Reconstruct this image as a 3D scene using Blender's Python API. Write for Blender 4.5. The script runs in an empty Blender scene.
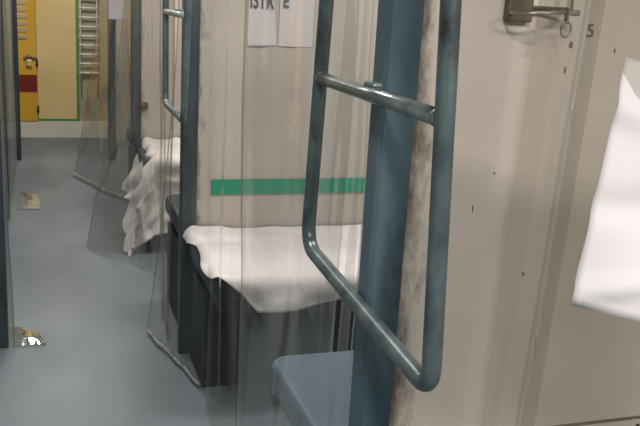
import bpy, bmesh, math, random
from mathutils import Vector, Matrix, noise
sc = bpy.context.scene
COL = sc.collection
rnd = random.Random(7)

# ------------------------------------------------------------------ materials
def new_mat(name):
    m = bpy.data.materials.new(name); m.use_nodes = True
    nt = m.node_tree; nt.nodes.clear()
    return m, nt, nt.nodes, nt.links

def lin(c):
    return tuple((x/12.92 if x <= .04045 else ((x+.055)/1.055)**2.4) for x in [v/255 for v in c]) + (1,)

def paint(name, c1, c2, scale=6, rough=.5, bump=.0, stretch=(1,1,1), lo=.35, hi=.7, metal=0, spec=.4,
          dirt=None, dirt_scale=4, dirt_lo=.6, dirt_hi=.75, bscale=30):
    """painted / laminated surface: two tones by noise, optional dirt blotches"""
    m, nt, N, L = new_mat(name)
    out = N.new('ShaderNodeOutputMaterial'); b = N.new('ShaderNodeBsdfPrincipled')
    tc = N.new('ShaderNodeTexCoord'); mp = N.new('ShaderNodeMapping'); mp.inputs['Scale'].default_value = stretch
    L.new(tc.outputs['Object'], mp.inputs['Vector'])
    n = N.new('ShaderNodeTexNoise'); n.inputs['Scale'].default_value = scale; n.inputs['Detail'].default_value = 6
    L.new(mp.outputs['Vector'], n.inputs['Vector'])
    r = N.new('ShaderNodeValToRGB'); e = r.color_ramp.elements
    e[0].position = lo; e[1].position = hi; e[0].color = lin(c1); e[1].color = lin(c2)
    L.new(n.outputs['Fac'], r.inputs['Fac'])
    col = r.outputs['Color']
    if dirt:
        n2 = N.new('ShaderNodeTexNoise'); n2.inputs['Scale'].default_value = dirt_scale; n2.inputs['Detail'].default_value = 8
        n2.inputs['Roughness'].default_value = .65
        L.new(mp.outputs['Vector'], n2.inputs['Vector'])
        r2 = N.new('ShaderNodeValToRGB'); r2.color_ramp.elements[0].position = dirt_lo; r2.color_ramp.elements[1].position = dirt_hi
        L.new(n2.outputs['Fac'], r2.inputs['Fac'])
        mx = N.new('ShaderNodeMix'); mx.data_type = 'RGBA'
        L.new(r2.outputs['Color'], mx.inputs['Factor']); L.new(col, mx.inputs['A']); mx.inputs['B'].default_value = lin(dirt)
        col = mx.outputs['Result']
    L.new(col, b.inputs['Base Color'])
    b.inputs['Roughness'].default_value = rough; b.inputs['Metallic'].default_value = metal
    b.inputs['Specular IOR Level'].default_value = spec
    if bump:
        nb = N.new('ShaderNodeTexNoise'); nb.inputs['Scale'].default_value = bscale; nb.inputs['Detail'].default_value = 4
        L.new(mp.outputs['Vector'], nb.inputs['Vector'])
        bp = N.new('ShaderNodeBump'); bp.inputs['Strength'].default_value = bump; bp.inputs['Distance'].default_value = .01
        L.new(nb.outputs['Fac'], bp.inputs['Height']); L.new(bp.outputs['Normal'], b.inputs['Normal'])
    L.new(b.outputs['BSDF'], out.inputs['Surface'])
    return m

def wall_mat(name, c1, c2, edge_x, grime):
    """cream laminate with dark grime worn in along the aisle edge (world X = edge_x)"""
    m = paint(name, c1, c2, scale=3, rough=.38, spec=.35, bump=.03, bscale=60)
    nt = m.node_tree; N = nt.nodes; L = nt.links
    b = next(n for n in N if n.type == 'BSDF_PRINCIPLED')
    src = b.inputs['Base Color'].links[0].from_socket
    tc = N.new('ShaderNodeTexCoord'); sep = N.new('ShaderNodeSeparateXYZ'); L.new(tc.outputs['Object'], sep.inputs['Vector'])
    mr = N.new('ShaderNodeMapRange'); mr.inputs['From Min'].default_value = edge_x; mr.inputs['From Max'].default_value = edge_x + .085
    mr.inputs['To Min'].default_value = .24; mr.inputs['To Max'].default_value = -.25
    L.new(sep.outputs['X'], mr.inputs['Value'])
    n = N.new('ShaderNodeTexNoise'); n.inputs['Scale'].default_value = 14; n.inputs['Detail'].default_value = 9; n.inputs['Roughness'].default_value = .7
    mp = N.new('ShaderNodeMapping'); mp.inputs['Scale'].default_value = (1.5, 1, .55); L.new(tc.outputs['Object'], mp.inputs['Vector']); L.new(mp.outputs['Vector'], n.inputs['Vector'])
    ad = N.new('ShaderNodeMath'); ad.operation = 'ADD'; L.new(n.outputs['Fac'], ad.inputs[0]); L.new(mr.outputs['Result'], ad.inputs[1])
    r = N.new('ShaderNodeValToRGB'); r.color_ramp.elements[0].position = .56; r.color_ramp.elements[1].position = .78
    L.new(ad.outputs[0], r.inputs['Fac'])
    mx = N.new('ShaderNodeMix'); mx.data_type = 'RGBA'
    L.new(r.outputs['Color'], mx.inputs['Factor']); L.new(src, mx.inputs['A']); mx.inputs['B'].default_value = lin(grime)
    L.new(mx.outputs['Result'], b.inputs['Base Color'])
    return m

def plastic(name, tint=(249,249,247), haze=.05, haze_col=(200,198,190), rough=.1, gloss=.5, lo=.25, hi=2.6):
    """thin clear vinyl: see-through, faint milky scatter, fresnel shine"""
    m, nt, N, L = new_mat(name)
    out = N.new('ShaderNodeOutputMaterial')
    tr = N.new('ShaderNodeBsdfTransparent'); tr.inputs['Color'].default_value = lin(tint)
    df = N.new('ShaderNodeBsdfDiffuse'); df.inputs['Color'].default_value = lin(haze_col)
    tl = N.new('ShaderNodeBsdfTranslucent'); tl.inputs['Color'].default_value = lin(haze_col)
    h = N.new('ShaderNodeMixShader'); h.inputs[0].default_value = .5
    L.new(df.outputs[0], h.inputs[1]); L.new(tl.outputs[0], h.inputs[2])
    tc = N.new('ShaderNodeTexCoord'); mp = N.new('ShaderNodeMapping'); mp.inputs['Scale'].default_value = (9, 9, .8)
    L.new(tc.outputs['Object'], mp.inputs['Vector'])
    n = N.new('ShaderNodeTexNoise'); n.inputs['Scale'].default_value = 1.6; n.inputs['Detail'].default_value = 5
    L.new(mp.outputs['Vector'], n.inputs['Vector'])
    mr = N.new('ShaderNodeMapRange'); mr.inputs['From Min'].default_value = .42; mr.inputs['From Max'].default_value = .72
    mr.inputs['To Min'].default_value = haze*lo; mr.inputs['To Max'].default_value = haze*hi
    L.new(n.outputs['Fac'], mr.inputs['Value'])
    m1 = N.new('ShaderNodeMixShader'); L.new(mr.outputs['Result'], m1.inputs[0]); L.new(tr.outputs[0], m1.inputs[1]); L.new(h.outputs[0], m1.inputs[2])
    gl = N.new('ShaderNodeBsdfGlossy'); gl.inputs['Roughness'].default_value = rough; gl.inputs['Color'].default_value = (1,1,1,1)
    mu = N.new('ShaderNodeMath'); mu.operation = 'MULTIPLY'; mu.inputs[1].default_value = gloss; mu.use_clamp = True
    lw = N.new('ShaderNodeLayerWeight'); lw.inputs['Blend'].default_value = .24   # fresnel, same on both faces
    L.new(lw.outputs['Fresnel'], mu.inputs[0])
    m2 = N.new('ShaderNodeMixShader'); L.new(mu.outputs[0], m2.inputs[0]); L.new(m1.outputs[0], m2.inputs[1]); L.new(gl.outputs[0], m2.inputs[2])
    L.new(m2.outputs[0], out.inputs['Surface'])
    return m

def floor_mat():
    m = paint('blue_grey_vinyl', (92,102,109), (113,122,128), scale=2.2, rough=.42, spec=.4, stretch=(1.2,.6,1), bump=.05, bscale=40,
              dirt=(72,80,84), dirt_scale=9, dirt_lo=.66, dirt_hi=.8)
    return m

M = dict(
    floor=floor_mat(),
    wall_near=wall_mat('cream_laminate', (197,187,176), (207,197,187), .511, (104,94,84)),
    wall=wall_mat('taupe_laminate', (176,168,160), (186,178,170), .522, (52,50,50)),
    side=paint('grey_side_panel', (150,158,160), (166,172,172), rough=.5),
    end=paint('beige_end_panel', (170,160,135), (186,176,150), rough=.5),
    yellow=paint('yellow_panel', (226,198,136), (236,208,150), scale=3, rough=.5),
    door=paint('deep_yellow_door', (216,164,44), (226,176,62), scale=3, rough=.45),
    louvre=paint('cream_slats', (232,220,178), (240,230,195), rough=.5),
    red=paint('red_band', (120,32,20), (138,42,28), rough=.5),
    green=paint('green_band', (22,134,104), (34,146,114), rough=.4),
    dgreen=paint('green_bead', (84,136,76), (98,150,90), rough=.5),
    kick=paint('pale_kick_board', (222,216,200), (232,226,212), rough=.5),
    ceil=paint('ceiling_white', (205,202,195), (215,212,205), rough=.7),
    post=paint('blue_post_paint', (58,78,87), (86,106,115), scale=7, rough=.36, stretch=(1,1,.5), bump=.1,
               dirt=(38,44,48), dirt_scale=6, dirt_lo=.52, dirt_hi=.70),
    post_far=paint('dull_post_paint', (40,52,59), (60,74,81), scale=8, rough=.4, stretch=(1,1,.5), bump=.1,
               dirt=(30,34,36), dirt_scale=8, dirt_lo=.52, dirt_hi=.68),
    rexine_shaded=paint('shaded_rexine', (22,30,38), (34,44,54), scale=5, rough=.45),  # rexine darkened in colour to carry the shade on cushion sides
    ladder=paint('worn_blue_grey_tube', (66,80,84), (98,112,114), scale=24, rough=.3, stretch=(1,1,.6), spec=.6, metal=.25,
                 dirt=(44,48,46), dirt_scale=13, dirt_lo=.55, dirt_hi=.7, bump=.1),
    rung=paint('worn_grey_rung', (96,104,104), (132,138,136), scale=24, rough=.26, metal=.45, spec=.6,
               dirt=(64,80,84), dirt_scale=20, dirt_lo=.55, dirt_hi=.65, bump=.1),
    fladder=paint('dull_blue_grey_tube', (72,86,92), (104,118,122), scale=20, rough=.35, spec=.6, metal=.2),
    frung=paint('pale_rung_tube', (140,152,154), (160,170,170), scale=20, rough=.35, spec=.6, metal=.15),
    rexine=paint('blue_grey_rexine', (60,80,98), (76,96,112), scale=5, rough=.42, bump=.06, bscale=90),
    dark=paint('dark_frame_and_shade', (15,20,25), (26,33,39), scale=6, rough=.6),  # berth frame, and the near-black panels that stand in for shade below
    sheet=paint('white_bed_cloth', (218,212,213), (232,226,227), scale=4, rough=.85, spec=.1, bump=.25, bscale=26),
    paper=paint('white_paper', (203,198,200), (213,208,210), scale=3, rough=.6, spec=.2),
    film=paint('milky_paper_cover', (196,190,192), (210,204,206), scale=3, rough=.3, spec=.4),
    ink2=paint('faded_print', (92,84,76), (104,96,86), rough=.7),
    ink=paint('dark_print', (46,42,46), (56,52,56), rough=.7),
    chip=paint('dark_chip', (60,50,44), (76,64,56), rough=.7),
    steel=paint('holder_steel', (138,132,118), (176,170,154), scale=30, rough=.28, metal=.7),
    plate=paint('dull_bronze_plate', (98,90,76), (120,110,94), scale=20, rough=.4, metal=.4),
    lock=paint('brass_lock', (222,196,104), (238,216,140), scale=30, rough=.35, metal=.3),
    white_wire=paint('white_wire', (228,224,212), (238,234,224), rough=.45),
    joint=paint('panel_joint', (112,102,90), (126,116,104), rough=.7),
    clear=plastic('clear_vinyl', haze=.034, gloss=.32, haze_col=(188,194,196)),
    clear_far=plastic('dusty_clear_vinyl', tint=(238,237,233), haze=.06, haze_col=(176,172,160), gloss=.22),
    hem=plastic('shiny_hem_vinyl', tint=(235,236,234), haze=.5, lo=.7, hi=1.3, haze_col=(240,240,238), rough=.06, gloss=2.4),
    hemc=plastic('clear_folded_edge', tint=(232,230,225), haze=.10, haze_col=(190,186,176), rough=.2, gloss=.4),
    lamp=None)
def lamp_mat():
    m, nt, N, L = new_mat('lamp_tube'); o = N.new('ShaderNodeOutputMaterial'); e = N.new('ShaderNodeEmission')
    e.inputs['Color'].default_value = (1,.95,.86,1); e.inputs['Strength'].default_value = 5
    L.new(e.outputs[0], o.inputs['Surface']); return m
M['lamp'] = lamp_mat()

# ------------------------------------------------------------------ helpers
def obj(name, bm, mat, parent=None, smooth=False, origin=None):
    me = bpy.data.meshes.new(name)
    bmesh.ops.recalc_face_normals(bm, faces=bm.faces)
    bm.to_mesh(me); bm.free()
    for p in me.polygons: p.use_smooth = smooth
    me.materials.append(M[mat] if isinstance(mat, str) else mat)
    o = bpy.data.objects.new(name, me); COL.objects.link(o)
    if parent:
        o.parent = parent; o.matrix_parent_inverse = parent.matrix_world.inverted() if False else Matrix.Translation(-parent.location)
    return o
def tag(o, label, cat, group=None):
    o['label'] = label; o['category'] = cat
    if group: o['group'] = group
    return o
def thing(name, label, cat, loc, group=None):
    o = bpy.data.objects.new(name, None); COL.objects.link(o); o.location = loc; o.empty_display_size = .05
    return tag(o, label, cat, group)
def struct(name, bm, mat, parent=None, smooth=False):
    o = obj(name, bm, mat, parent, smooth)
    if not parent: o['kind'] = 'structure'
    return o
def box(bm, a, b, bev=0, seg=2):
    r = bmesh.ops.create_cube(bm, size=1)
    vs = r['verts']
    for v in vs:
        v.co = Vector([(a[i]+b[i])/2 + v.co[i]*(b[i]-a[i]) for i in range(3)])
    if bev:
        es = list({e for v in vs for e in v.link_edges})
        bmesh.ops.bevel(bm, geom=es, offset=bev, segments=seg, profile=.5, affect='EDGES')
    return bm
def B(a, b, bev=0, seg=2): return box(bmesh.new(), a, b, bev, seg)
def fillet(pts, rad, n=8):
    """polyline with rounded corners"""
    out = [Vector(pts[0])]
    for i in range(1, len(pts)-1):
        p, a, c = Vector(pts[i]), Vector(pts[i-1]), Vector(pts[i+1])
        r = rad[i] if isinstance(rad, (list, tuple)) else rad
        d1 = (a-p).normalized(); d2 = (c-p).normalized()
        s, e = p + d1*r, p + d2*r
        for k in range(n+1):
            t = k/n; out.append((1-t)**2*s + 2*t*(1-t)*p + t*t*e)
    out.append(Vector(pts[-1])); return out
def tube(bm, pts, r, seg=14, closed=False, caps=True):
    pts = [Vector(p) for p in pts]; n = len(pts)
    tang = []
    for i in range(n):
        if closed: t = pts[(i+1) % n] - pts[i-1]
        else: t = pts[min(i+1, n-1)] - pts[max(i-1, 0)]
        tang.append(t.normalized())
    ref = Vector((1,0,0)) if abs(tang[0].x) < .8 else Vector((0,0,1))
    nrm = (ref - tang[0]*ref.dot(tang[0])).normalized()
    rings = []
    for i in range(n):
        if i:
            nrm = (nrm - tang[i]*nrm.dot(tang[i])).normalized()
        bi = tang[i].cross(nrm)
        rr = r[i] if isinstance(r, (list, tuple)) else r
        rings.append([bm.verts.new(pts[i] + (nrm*math.cos(a) + bi*math.sin(a))*rr) for a in [2*math.pi*k/seg for k in range(seg)]])
    m = n if closed else n-1
    for i in range(m):
        A, C = rings[i], rings[(i+1) % n]
        for k in range(seg):
            bm.faces.new((A[k], A[(k+1) % seg], C[(k+1) % seg], C[k]))
    if caps and not closed:
        bm.faces.new(rings[0][::-1]); bm.faces.new(rings[-1])
    return bm
def T(pts, r, seg=14, closed=False): return tube(bmesh.new(), pts, r, seg, closed)
def disc(bm, c, r, axis='Y', h=.004, seg=16):
    d = {'X': (1,0,0), 'Y': (0,1,0), 'Z': (0,0,1)}[axis]
    c = Vector(c); d = Vector(d)
    return tube(bm, [c - d*h/2, c + d*h/2], r, seg)
def crom(pts, t):
    n = len(pts)-1; x = min(max(t, 0), 1)*n; i = min(int(x), n-1); f = x-i
    p = [Vector(pts[min(max(i+k, 0), n)]) for k in (-1, 0, 1, 2)]
    return .5*((2*p[1]) + (p[2]-p[0])*f + (2*p[0]-5*p[1]+4*p[2]-p[3])*f*f + (3*p[1]-p[0]-3*p[2]+p[3])*f**3)

def curtain_grid(top, bot, ztop, zbot, folds, amp, seed, nu=180, nv=44, ease=1.6, wob=.01, gather=1):
    """clear sheet hung along the plan path `top`, reaching the plan path `bot` at its foot"""
    r = random.Random(seed)
    ph = [r.uniform(0, 6.28) for _ in range(6)]
    G = []
    for j in range(nv+1):
        v = j/nv; row = []
        for i in range(nu+1):
            u = i/nu
            a, b = crom(top, u), crom(bot, u)
            w = v**ease
            p = a.lerp(b, w)
            du = .004
            t = (crom(top, min(u+du, 1)) - crom(top, max(u-du, 0))).lerp(crom(bot, min(u+du, 1)) - crom(bot, max(u-du, 0)), w)
            nr = Vector((-t.y, t.x)).normalized() if t.length > 1e-6 else Vector((1, 0))
            ph_u = u**gather*folds*6.283 + .5*math.sin(u*9+ph[0]) + .35*math.sin(v*2.2+ph[1])
            s = math.sin(ph_u)
            f = s*(.55+.45*math.sin(u*5.3+ph[2]))
            f += .22*math.sin(ph_u*1.7+ph[3]+v*1.1)
            A = amp*(.8+.4*v)
            q = p + nr*(A*f + wob*noise.noise(Vector((u*6+seed, v*5, 1.3))))
            zb = crom([(z, 0) for z in zbot], u)[0] if isinstance(zbot, (list, tuple)) else zbot
            z = ztop + (zb-ztop)*v + .004*noise.noise(Vector((u*14, v*6, seed)))*v
            row.append(Vector((q.x, q.y, max(z, .004))))
        G.append(row)
    return G
def grid_mesh(G, bm=None):
    bm = bm or bmesh.new()
    V = [[bm.verts.new(p) for p in row] for row in G]
    for j in range(len(V)-1):
        for i in range(len(V[0])-1):
            bm.faces.new((V[j][i], V[j][i+1], V[j+1][i+1], V[j+1][i]))
    return bm
def make_curtain(label, top, bot, ztop, zbot, folds, amp, seed, mat='clear', edge0=False, edge1=False, hem=True, hr=.0045, group='clear plastic curtains', hemspan=(0, 1), **k):
    G = curtain_grid(top, bot, ztop, zbot, folds, amp, seed, **k)
    nu = len(G[0])-1
    c0 = G[-1][0]
    t = thing('plastic_curtain', label, 'plastic curtain', (c0.x, c0.y, 0), group)
    obj('clear_sheet', grid_mesh(G), mat, t, True)
    if hem:
        i0, i1 = int(hemspan[0]*nu), int(hemspan[1]*nu)
        hp = [p + Vector((.004*noise.noise(p*31), .004*noise.noise(p*29+Vector((5, 0, 0))), hr*1.5+.001)) for p in G[-1][i0:i1+1]]
        h = obj('hem', T(hp, [hr*(1+.5*noise.noise(p*45)) for p in hp], 8), 'hem', t, True)
        h['label'] = 'shiny folded bottom hem'
    if edge0: obj('side_edge', T([r[0] for r in G], .0022, 6), 'hemc', t, True)
    if edge1: obj('side_edge', T([r[-1] for r in G], .0022, 6), 'hemc', t, True)
    return t, G

# ------------------------------------------------------------------ setting
CEIL = 2.3
struct('floor', B((-1.0, -2.2, -.06), (2.5, 8.4, 0)), 'floor')
struct('ceiling', B((-1.0, -2.2, CEIL), (2.5, 8.4, CEIL+.05)), 'ceil')
struct('wall_left', B((-1.05, -2.2, 0), (-1.0, 8.4, CEIL)), 'side')
struct('wall_right', B((2.5, -2.2, 0), (2.55, 8.4, CEIL)), 'wall')
struct('wall_rear', B((-1.05, -2.25, 0), (2.55, -2.2, CEIL)), 'side')
we = struct('wall_end', B((-1.05, 8.3, 0), (2.55, 8.4, CEIL)), 'end')
obj('yellow_panel', B((-.085, 8.285, .17), (.262, 8.3, CEIL)), 'yellow', we)['label'] = 'pale yellow end panel'
struct('baseboard_end', B((-1.0, 8.27, 0), (2.5, 8.299, .155)), 'kick')
struct('trim_5', B((-.085, 8.28, .155), (.285, 8.299, .178)), 'dgreen')
struct('trim_6', B((.262, 8.278, .178), (.285, 8.299, CEIL)), 'dgreen')

# bay partitions along the right of the aisle
YP = (1.12, 3.11, 5.12, 7.12)
names = ('wall_front', 'wall_middle', 'wall_far', 'wall_farthest')
walls = []
for i, (y, nm) in enumerate(zip(YP, names)):
    w = struct(nm, B((.495, y+.004, 0), (2.5, y+.044, CEIL)), 'wall_near' if i == 0 else 'wall'); walls.append(w)
    # steel channel capping the aisle edge: front flange, end web, rear flange
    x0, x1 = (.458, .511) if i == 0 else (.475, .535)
    bm = bmesh.new()
    prof = [(x1, y), (x0+.006, y), (x0, y+.006), (x0, y+.044), (x0+.006, y+.05), (x1, y+.05)]
    prof_in = [(x1, y+.047), (x0+.008, y+.047), (x0+.003, y+.042), (x0+.003, y+.008), (x0+.008, y+.003), (x1, y+.003)]
    ring = prof + prof_in
    lo = [bm.verts.new((x, yy, 0)) for x, yy in ring]; hi = [bm.verts.new((x, yy, CEIL)) for x, yy in ring]
    n = len(ring)
    for k in range(n): bm.faces.new((lo[k], lo[(k+1) % n], hi[(k+1) % n], hi[k]))
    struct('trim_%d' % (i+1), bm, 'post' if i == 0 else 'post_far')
# left side-berth screens
for i, (y, xe) in enumerate(((3.30, -.170), (5.25, -.235), (7.15, -.215))):
    struct('wall_left_screen_%d' % (i+1), B((-1.0, y, 0), (xe-.03, y+.035, CEIL)), 'side')
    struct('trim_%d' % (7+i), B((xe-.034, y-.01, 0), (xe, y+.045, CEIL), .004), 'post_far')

# green stripe on the middle partition, moulding on it
struct('trim_10', B((.590, 3.108, .655), (2.5, 3.116, .713)), 'green')
# chips and screws on the front partition
wf = walls[0]
def chip(x, z, w, h, nm='paint_chip', y=1.124):
    bm = bmesh.new()
    vs = []
    for k in range(8):
        a = k*math.pi/4; q = rnd.uniform(.7, 1.1)
        vs.append((x+math.cos(a)*w*q, z+math.sin(a)*h*q))
    f = [bm.verts.new((a, y-.0012, b)) for a, b in vs]; g = [bm.verts.new((a, y+.001, b)) for a, b in vs]
    bm.faces.new(f); 
    for k in range(8): bm.faces.new((f[k], f[(k+1) % 8], g[(k+1) % 8], g[k]))
    return obj(nm, bm, 'chip', wf)

# ------------------------------------------------------------------ end door
d = struct('door_1', B((-.72, 8.262, .155), (-.09, 8.30, 2.05), .004), 'door')
obj('red_band', B((-.715, 8.258, .43), (-.092, 8.2625, .588)), 'red', d)['label'] = 'dark red band'
lv = obj('louvre', B((-.62, 8.259, .915), (-.158, 8.2625, 1.75)), 'door', d); lv['label'] = 'vent with cream slats'
zz = .93; bm = bmesh.new()
while zz < 1.74:
    s = bmesh.ops.create_cube(bm, size=1)
    for v in s['verts']:
        yy, zl = v.co.y*.006, v.co.z*.038
        c, si = math.cos(.5), math.sin(.5)
        v.co = Vector((-.389 + v.co.x*.44, 8.246 + yy*c - zl*si, zz + zl*c + yy*si))
    zz += .062
obj('slat', bm, 'louvre', lv)
hp = obj('hasp', B((-.205, 8.252, .722), (-.085, 8.262, .752), .003), 'plate', d)
bm = bmesh.new(); box(bm, (-.18, 8.232, .668), (-.13, 8.252, .728), .006)
pl = obj('padlock', bm, 'lock', d)
obj('shackle', T(fillet([(-.172, 8.242, .725), (-.172, 8.242, .768), (-.138, 8.242, .768), (-.138, 8.242, .725)], .016), .005, 8), 'steel', pl, True)
for z in (.70, .27): obj('hinge', T([(-.088, 8.258, z-.03), (-.088, 8.258, z+.03)], .011, 10), 'chip', d, True)

# white wire grille on the end wall right of the yellow panel
t = thing('wall_grille', 'white wire grille on end wall right of yellow panel', 'grille', (.42, 8.3, .5))
for x in (.305, .455): obj('upright', T([(x, 8.262, .42), (x, 8.262, 2.0)], .007, 8), 'white_wire', t, True)
zz = .62
while zz < 2.0:
    obj('crossbar', T([(.29, 8.256, zz), (.47, 8.256, zz)], .009, 8), 'white_wire', t, True)
    zz += .085
for z in (.6, 1.5): obj('standoff', B((.295, 8.268, z), (.465, 8.30, z+.02)), 'white_wire', t)

# ------------------------------------------------------------------ ladders
def ladder(label, X, ya_top, yb_top, ya, yb, zb, rungs, r, mat, rmat, ypost, xpost, near_drop=0):
    """tube bent into a long U, joined by rungs, hooked over the berth rail above"""
    ztop = 1.98
    def yat(yt, ybm, z): return ybm + (yt-ybm)*(z-zb)/(1.4-zb)
    t = thing('berth_ladder', label, 'ladder', (X, (ya+yb)/2, zb), 'berth ladders')
    A = [(X+.10, yat(ya_top, ya, ztop), ztop), (X, yat(ya_top, ya, ztop), ztop), (X, ya, zb-near_drop), (X, yb, zb), (X, yat(yb_top, yb, ztop), ztop), (X+.10, yat(yb_top, yb, ztop), ztop)]
    pts = fillet(A, [0, .05, .036, .05, .05, 0], 10)
    obj('side_frame', T(pts, r, 16), mat, t, True)
    for z in rungs:
        g = obj('rung', T([(X, yat(ya_top, ya, z), z), (X, yat(yb_top, yb, z), z)], r*.86, 14), rmat, t, True)
    z = rungs[0]
    bm = bmesh.new(); box(bm, (X-.004, ypost+.005, z-.012), (xpost+.004, ypost+.045, z+.018), .004)
    obj('bracket', bm, mat, t)
    for (yt, yy) in ((ya_top, ya), (yb_top, yb)):       # collar welds at the rung ends
        y = yat(yt, yy, z); q = 1 if yy == ya else -1
        obj('weld', T([(X, y+q*(r-.002), z), (X, y+q*(r+.006), z)], r*1.02, 14), rmat, t, True)
    return t
ladder('worn blue-grey tube ladder nearest the camera, before the blue post of the cream wall', .447, .905, 1.372, .865, 1.405, .965,
       (1.272, 1.60), .0128, 'ladder', 'rung', 1.12, .458, .03)
ladder('small pale tube ladder farther down the aisle, behind the first curtain by the green stripe', .452, 2.862, 3.435, 2.93, 3.41, .965,
       (1.325, 1.65), .0125, 'fladder', 'frung', 3.11, .475)

# ------------------------------------------------------------------ berths
def rounded_slab(x0, x1, y0, y1, z0, z1, rc, bev, seg=5):
    """cushion: rectangle with rounded aisle corners, soft edges"""
    pts = []
    def arc(cx, cy, a0, a1):
        for k in range(9):
            a = math.radians(a0+(a1-a0)*k/8); pts.append((cx+math.cos(a)*rc, cy+math.sin(a)*rc))
    arc(x0+rc, y0+rc, 180, 270); pts.append((x1, y0)); pts.append((x1, y1)); arc(x0+rc, y1-rc, 90, 180)
    bm = bmesh.new()
    lo = [bm.verts.new((x, y, z0)) for x, y in pts]
    f = bm.faces.new(lo)
    ex = bmesh.ops.extrude_face_region(bm, geom=[f])
    up = [v for v in ex['geom'] if isinstance(v, bmesh.types.BMVert)]
    for v in up: v.co.z = z1
    es = [e for e in bm.edges if all(abs(v.co.z-z1) < 1e-6 for v in e.verts) or all(abs(v.co.z-z0) < 1e-6 for v in e.verts)]
    bmesh.ops.bevel(bm, geom=es, offset=bev, segments=seg, profile=.6, affect='EDGES')
    return bm
def berth(label, x0, y0, y1, ztop, front, group='lower berths', panel=None, cover='rexine'):
    """front = -1: the free edge faces the camera; +1: away"""
    t = thing('lower_berth', label, 'berth', (x0, (y0+y1)/2, 0), group)
    obj('cushion', rounded_slab(x0, 2.45, y0, y1, ztop-.075, ztop, .05, .022), cover, t, True)
    obj('frame', B((x0+.03, y0+.02, ztop-.125), (2.45, y1-.02, ztop-.074), .004), 'dark', t)
    yf = panel
    obj('under_shade_panel', B((x0+.015, min(yf, yf+.02), 0.0), (2.45, max(yf, yf+.02), ztop-.125)), 'dark', t)  # added near-black panel: gives the shade of the open space under the berth
    if front < 0: obj('end_shade_panel', B((x0+.015, yf+.02, 0.0), (x0+.035, y1-.01, ztop-.125)), 'dark', t)  # added end panel, near-black for the same under-berth shade
    elif yf-y0 > .4: obj('end_shade_panel', B((x0+.015, y0+.01, 0.0), (x0+.035, yf, ztop-.125)), 'dark', t)
    return t
berth('lower berth on the green-striped wall, dark beneath and covered by a white sheet', .50, 2.54, 3.105, .50, -1, panel=2.80, cover='rexine_shaded')
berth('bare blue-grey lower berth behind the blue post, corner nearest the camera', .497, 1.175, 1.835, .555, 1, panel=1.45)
berth('farthest lower berth down the aisle under the bunched white sheet', .50, 4.55, 5.115, .50, -1, panel=4.8, cover='rexine_shaded')

berth('bare berth backing onto the post of the green-striped wall, end dark in shade', .50, 3.165, 3.79, .50, 1, panel=3.74, cover='rexine_shaded')
berth('farthest bare berth, its dark end just left of the bunched white sheet', .50, 5.175, 5.80, .50, 1, panel=5.75, cover='rexine_shaded')
def bedsheet(label, x0, xe, y_back, y_front, z, dl, df, seed, amp, flare=0, fflare=None, dlfun=None, dffun=None):
    """cloth over the berth: flat top, hangs over the aisle end (dl) and the free edge (df)"""
    NU, NV = 150, 90
    rad = .035
    def over(s, flare):
        """s past the edge -> (horizontal, vertical)"""
        if s <= 0: return s, 0
        a = min(s/rad, math.pi/2)
        h = rad*math.sin(a); vz = rad*(1-math.cos(a))
        if s > rad*math.pi/2: vz += s-rad*math.pi/2; h += flare*(s-rad*math.pi/2)
        return h, vz
    G = []
    for j in range(NV+1):
        row = []
        for i in range(NU+1):
            u, v = i/NU, j/NV
            uu = u**1.7
            DL = dlfun(v) if dlfun else dl
            DF = dffun(uu*(xe-x0)) if dffun else df
            a = -DL + uu*(xe-x0+DL)          # along X
            b = v*(y_back-y_front+DF)        # from the wall outward
            hx, vx = over(-a, flare)
            hb, vb = over(b-(y_back-y_front), flare if fflare is None else fflare)
            x = x0 + a if a > 0 else x0 - hx
            y = y_back - (b if b < y_back-y_front else (y_back-y_front)+hb)
            zz = z - max(vx, vb) - .35*min(vx, vb)
            p = Vector((x, y, zz))
            q = Vector((a*3.2+seed, b*4.5, zz*2))
            n1 = noise.noise(q) ; n2 = noise.noise(q*2.7+Vector((3, 1, seed))); rid = 1-abs(noise.noise(Vector((a*5-b*6+seed, b*3+a*2, .5))))*2
            hang = min(1, max(vx, vb)/.08)
            end = math.exp(-max(a, 0)/.22)
            hgt = amp*(.6*n1+.35*n2+.35*rid*rid)*(.5+end)
            p.z += hgt*(1-.6*hang) + .014*end*(1-hang)
            p.x -= hang*(amp*1.3*n2 + .5*amp*math.sin(b*26+seed))*(1 if vx > vb else .2)
            p.y -= hang*(amp*1.2*n1 + .6*amp*math.sin(a*22+seed+2*n2))*(1 if vb >= vx else .2)
            p.y = min(p.y, y_back+.002)
            row.append(p)
        G.append(row)
    o = obj('bed_sheet', grid_mesh(G), 'sheet', None, True)
    s = o.modifiers.new('thick', 'SOLIDIFY'); s.thickness = .004; s.offset = 1
    return tag(o, label, 'bed sheet', 'white bed sheets')
def df2(a):   # lower edge of the middle sheet, as it sags along the berth
    k = [(-.1, .012), (0, .015), (.04, .04), (.09, .075), (.14, .135), (.30, .125), (.42, .105), (.55, .13), (.9, .12), (3, .12)]
    for (p, q), (r, s) in zip(k, k[1:]):
        if a <= r: return q + (s-q)*(max(a, p)-p)/(r-p)
    return .12
bedsheet('white crumpled sheet on the berth below the green stripe', .522, 2.4, 3.10, 2.535, .512, .075, .1, 3, .017,
         dlfun=lambda v: .042-.012*v+.012*math.sin(v*9+1), dffun=df2)
bedsheet('white sheet hanging down in a bunch off the far berth near the yellow panel', .565, 2.3, 5.108, 4.53, .51, .34, .34, 11, .034, flare=.42, fflare=.12,
         dlfun=lambda v: .22+.22*v+.03*math.sin(v*11), dffun=lambda a: .46-.05*math.sin(a*9)-.22*min(1, max(0, a-.3)/.3))

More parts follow.
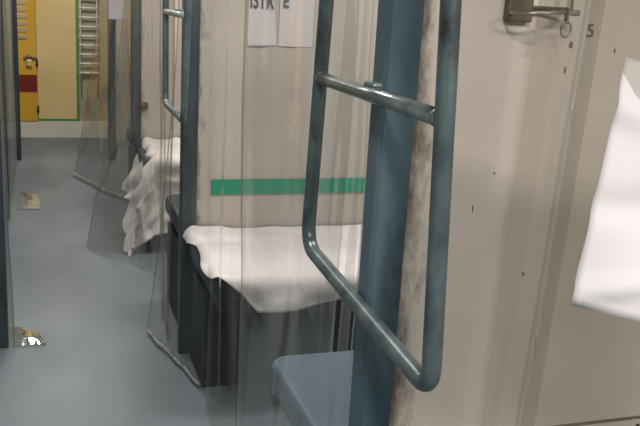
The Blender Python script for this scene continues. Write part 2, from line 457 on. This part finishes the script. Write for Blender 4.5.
# dark latch on the partition behind the far bunch
t = thing('berth_latch', 'small dark latch on the partition above the bunched white sheet', 'latch', (.545, 5.12, .73))
obj('knob', T([(.545, 5.124, .73), (.545, 5.085, .73)], [.016, .02], 12), 'chip', t, True)
obj('plate', B((.515, 5.112, .71), (.575, 5.124, .75), .003), 'chip', t)

# ------------------------------------------------------------------ plastic curtains
C1, GA = make_curtain('clear curtain whose shiny hem crosses the floor before the green-striped bay',
    [(.462, 3.07), (.468, 2.8), (.462, 2.5), (.472, 2.25), (.468, 2.03)],
    [(.375, 3.34), (.435, 3.08), (.497, 2.82), (.495, 2.5), (.49, 2.25), (.485, 1.95)],
    2.2, .004, 5, .008, 21, edge0=True, ease=2.2, hemspan=(0, .42), hr=.008)
C2, GB = make_curtain('clear curtain gathered in upright folds between the near ladder and blue post',
    [(.476, 2.09), (.482, 1.85), (.478, 1.6), (.478, 1.42), (.476, 1.30), (.474, 1.20)],
    [(.476, 2.04), (.50, 1.85), (.478, 1.6), (.478, 1.42), (.476, 1.30), (.470, 1.20)],
    2.2, .02, 5, .006, 5, edge0=True, gather=2.6)
C3, GC = make_curtain('dusty clear curtain flaring into the aisle before the bunched white sheet',
    [(.465, 5.05), (.462, 4.7), (.452, 4.3), (.462, 3.9), (.46, 3.52), (.462, 3.22)],
    [(.185, 4.62), (.30, 4.42), (.43, 4.26), (.50, 4.10), (.50, 3.8), (.465, 3.5), (.45, 3.25)],
    2.2, .004, 6, .010, 33, gather=2.4, mat='clear_far', edge0=True, edge1=True, ease=1.9, hem=True, hr=.0025)
C4, GD = make_curtain('farthest clear curtain, its white hem swinging out by the yellow panel',
    [(.46, 7.05), (.46, 6.5), (.455, 6.0), (.46, 5.6), (.462, 5.25)],
    [(.175, 6.5), (.33, 6.05), (.50, 5.62), (.56, 5.4), (.55, 5.25), (.52, 5.2)],
    2.2, .004, 3.5, .012, 44, mat='clear_far', edge0=True, ease=1.7, hr=.012, hemspan=(0, .6))
# near bay curtain drawn aside, in front of the cream wall
C5, GE = make_curtain('clear curtain drawn aside at the right edge carrying the large white paper',
    [(.690, 1.085), (.672, 1.0), (.658, .93), (.652, .875), (.690, .845), (.78, .80), (.90, .755), (1.02, .71)],
    [(.640, 1.085), (.605, 1.0), (.560, .92), (.535, .835), (.585, .80), (.70, .75), (.84, .705), (1.0, .66)],
    2.2, .02, 2, .0015, 9, mat='clear_far', hem=False, ease=1.0, wob=.002)
bm = grid_mesh([[p + Vector((-.002, -.002, 0)) for p in r[74:85]] for r in GE])
obj('folded_strip', bm, 'hemc', C5, True)['label'] = 'double thickness fold'
obj('crease', T([r[110] for r in GE[29:]], .0013, 6), 'hemc', C5, True)
# left side sheets
C6, GF = make_curtain('clear curtain at the left edge with its corner lying on the aisle floor',
    [(-.172, 3.28), (-.19, 3.7), (-.225, 4.2), (-.235, 5.15)],
    [(-.150, 3.29), (-.172, 3.55), (-.215, 4.2), (-.235, 5.15)], 2.2, .004, 7, .005, 61, edge0=True, hem=False)
def flap(cor, par, seed):
    G = []
    for j in range(13):
        row = []
        for i in range(17):
            u, v = i/16, j/12
            p = (Vector(cor[0])*(1-u)+Vector(cor[1])*u)*(1-v) + (Vector(cor[3])*(1-u)+Vector(cor[2])*u)*v
            p.z += .004 + .010*math.sin(u*3.1)*math.sin(v*2.6+.4) + .003*noise.noise(Vector((u*4, v*4, seed)))
            row.append(p)
        G.append(row)
    o = obj('floor_flap', grid_mesh(G), 'hem', par, True); o['label'] = 'shiny corner lying flat on the floor'
flap([(-.158, 3.285, 0), (-.028, 3.285, 0), (-.055, 3.42, 0), (-.172, 3.52, 0)], C6, 1)
C7, GH = make_curtain('farther clear curtain on the left side of the aisle',
    [(-.243, 5.24), (-.245, 5.7), (-.245, 6.3), (-.24, 7.1)],
    [(-.236, 5.24), (-.24, 5.6), (-.245, 6.3), (-.24, 7.1)], 2.2, .004, 7, .005, 71, mat='clear_far', edge0=True, hem=False)
flap([(-.20, 5.5, 0), (-.06, 5.5, 0), (-.075, 5.9, 0), (-.20, 6.0, 0)], C7, 2)

# ------------------------------------------------------------------ papers
def sheet_paper(label, fn, nu=24, nv=30):
    G = [[fn(i/nu, j/nv) for i in range(nu+1)] for j in range(nv+1)]
    o = obj('paper_notice', grid_mesh(G), 'paper', None, True)
    s = o.modifiers.new('thick', 'SOLIDIFY'); s.thickness = .0005
    return tag(o, label, 'paper', 'papers taped up')
BL, TL, BR = Vector((.576, .786, 1.072)), Vector((.644, .839, 1.356)), Vector((.654, .756, 1.057))
eu = (BR-BL).normalized()*.21; ev = (TL-BL)
nn = eu.cross(ev).normalized()
def right_paper(u, v):
    p = BL + eu*u + ev*v
    k = .006*math.sin(u*5+v*3) + .005*noise.noise(Vector((u*3, v*4, 2)))
    cr = .007*math.exp(-((v-.80+.12*u)/.05)**2)*math.exp(-(u/.5)**2) - .006*math.exp(-((v-.40-.15*u)/.06)**2) + .008*math.exp(-((v-.05-.25*u)/.035)**2)*math.exp(-((u-.2)/.25)**2)
    return p + nn*(k+1.5*cr) 
sheet_paper('large blank white paper cut by the right edge of the photo', right_paper)
def mid_paper(u, v):
    return Vector((.712+.118*u, 3.1125 - .003*math.sin(u*4+v), 1.219+.005*u + .29*v))
pm = sheet_paper('white printed paper above the green-striped wall, seen through the first curtain', mid_paper)
def film_paper(u, v):
    return Vector((.832+.134*u, 3.1115 - .003*math.sin(u*6+v*2)-.003*u, 1.226 + .29*v))
o = obj('milky_cover', grid_mesh([[film_paper(i/12, j/12) for i in range(13)] for j in range(13)]), 'film', None, True)
o.name = 'plastic_sleeve'; tag(o, 'milky plastic sleeve beside the printed paper, left of the near ladder', 'plastic sleeve')
def far_paper(u, v):
    return Vector((.378+.135*u, 5.60-.03*u + .004*math.sin(v*5), 1.212-.006*u+.24*v + .006*u))
sheet_paper('small white paper high on the far curtain near the yellow panel', far_paper)
def text(body, size, loc, parent, rot=(math.radians(90), 0, 0), mat='ink', nm='printed_text', off=.012, sx=1):
    cu = bpy.data.curves.new(nm, 'FONT'); cu.body = body; cu.size = size; cu.extrude = .0004
    cu.align_x = 'LEFT'; cu.offset = size*off
    tmp = bpy.data.objects.new('tmp', cu); COL.objects.link(tmp)
    bpy.context.view_layer.update()
    me = bpy.data.meshes.new_from_object(tmp.evaluated_get(bpy.context.evaluated_depsgraph_get()))
    bpy.data.objects.remove(tmp)
    o = bpy.data.objects.new(nm, me); COL.objects.link(o); me.materials.clear(); me.materials.append(M[mat])
    o.location = loc; o.rotation_euler = rot
    o.scale = (sx, 1, 1)
    if parent: o.parent = parent
    return o
text('ISTR', .08, (.716, 3.106, 1.362), pm, sx=.6)
text('E', .07, (.842, 3.103, 1.370), o, sx=.7)

# ------------------------------------------------------------------ bottle holder on the cream wall
t = thing('bottle_holder', 'folding wire bottle holder screwed to the cream wall', 'bottle holder', (.69, 1.12, 1.40))
bm = bmesh.new(); box(bm, (.640, 1.110, 1.386), (.682, 1.125, 1.62), .003)
obj('back_plate', bm, 'plate', t)
def hoop(cx, cy, z, rx, ry, tilt=0, n=40):
    return [(cx+rx*math.cos(a), cy+ry*math.sin(a), z+tilt*math.cos(a)) for a in [2*math.pi*k/n for k in range(n)]]
obj('hoop', T(hoop(.683, 1.086, 1.4015, .049, .030, .003), .0024, 8, True), 'steel', t, True)
obj('hoop', T(hoop(.683, 1.086, 1.60, .049, .030), .0024, 8, True), 'steel', t, True)
obj('side_wire', T([(.732, 1.090, 1.404), (.732, 1.090, 1.60)], .0026, 8), 'steel', t, True)
obj('corner_clip', B((.727, 1.078, 1.399), (.741, 1.096, 1.408), .002), 'plate', t)
obj('cross_wire', T([(.680, 1.114, 1.408), (.742, 1.114, 1.409), (.734, 1.094, 1.405)], .0024, 8), 'steel', t, True)
obj('mounting_card', B((.684, 1.119, 1.407), (.744, 1.1242, 1.60), .001), 'kick', t)
obj('ring_strap', B((.7020, 1.0555, 1.388), (.7070, 1.0595, 1.404)), 'plate', t)
obj('key_ring', T([(.7045+.0085*math.cos(a), 1.056, 1.380+.0105*math.sin(a)) for a in [2*math.pi*k/28 for k in range(28)]], .0016, 8, True), 'steel', t, True)
# berth number stuck on the wall
n5 = text('5', .028, (.786, 1.1225, 1.3695), None, nm='berth_number', mat='ink2', off=0); tag(n5, 'small dark number 5 on the wall right of the bottle holder', 'number')
for x, z, w, h in ((.762, 1.356, .004, .007), (.757, 1.318, .002, .007), (.654, 1.157, .0012, .002), (.623, 1.102, .0008, .006), (.727, .99, .0022, .0045), (1.003, .687, .005, .005), (.842, 1.35, .001, .004)):
    chip(x, z, w, h)
struct('trim_11', B((.748, 1.1215, .703), (2.5, 1.1265, .7075)), 'joint')

# ------------------------------------------------------------------ lamps on the ceiling
def lamp(x, y, along, power, label, colr=(1, .965, .915)):
    t = thing('ceiling_lamp', label, 'lamp', (x, y, CEIL), 'ceiling lamps')
    L = .62; w = .09
    a = (w, L/2) if along == 'Y' else (L/2, w)
    obj('housing', B((x-a[0]-.02, y-a[1]-.02, CEIL-.03), (x+a[0]+.02, y+a[1]+.02, CEIL), .006), 'ceil', t)
    ld = bpy.data.lights.new('lamp_light', 'AREA'); ld.shape = 'RECTANGLE'; ld.size = 2*a[0]; ld.size_y = 2*a[1]; ld.energy = power; ld.color = colr
    lo = bpy.data.objects.new('lamp_light', ld); COL.objects.link(lo); lo.location = (x, y, CEIL-.035)
lamp(.10, -.4, 'Y', 23, 'aisle ceiling lamp behind the viewpoint')
lamp(.10, 2.1, 'Y', 16, 'aisle ceiling lamp beside the green-striped bay')
lamp(.10, 4.2, 'Y', 14, 'aisle ceiling lamp beside the bunched sheet bay')
lamp(.10, 6.9, 'Y', 20, 'aisle ceiling lamp by the end door')
lamp(1.15, -.75, 'X', 34, 'ceiling lamp of the bay before the cream wall')
lamp(1.2, 2.15, 'X', 17.5, 'ceiling lamp of the green-striped bay')
lamp(1.2, 4.15, 'X', 20, 'ceiling lamp of the bunched sheet bay')
lamp(1.2, 6.15, 'X', 12, 'ceiling lamp of the farthest bay')

w = bpy.data.worlds.new('World'); sc.world = w; w.use_nodes = True
bg = w.node_tree.nodes.get('Background') or w.node_tree.nodes.new('ShaderNodeBackground')
bg.inputs[0].default_value = (.8, .85, .9, 1); bg.inputs[1].default_value = .05

# ------------------------------------------------------------------ camera
f = 837.0
yv = Vector((-275, -228, f)).normalized(); dv = Vector((-190, 3300, f)); dv = (dv - yv*dv.dot(yv)).normalized(); xv = dv.cross(yv)
Rw = Matrix((xv, yv, -dv))                   # world rows from camera axes (right, down, forward)
cam = bpy.data.cameras.new('Camera'); co = bpy.data.objects.new('Camera', cam); COL.objects.link(co)
right = Rw @ Vector((1, 0, 0)); down = Rw @ Vector((0, 1, 0)); fwd = Rw @ Vector((0, 0, 1))
m3 = Matrix((right, -down, -fwd)).transposed()
co.matrix_world = Matrix.Translation((0, 0, 1.4)) @ m3.to_4x4()
cam.sensor_width = 36; cam.lens = f/640*36; cam.clip_start = .02
cam.dof.use_dof = False
sc.camera = co
sc.view_settings.view_transform = 'Standard'; sc.view_settings.look = 'None'; sc.view_settings.gamma = 1
sc.view_settings.exposure = .37
sc.cycles.use_denoising = True
sc.cycles.max_bounces = 14; sc.cycles.transparent_max_bounces = 40
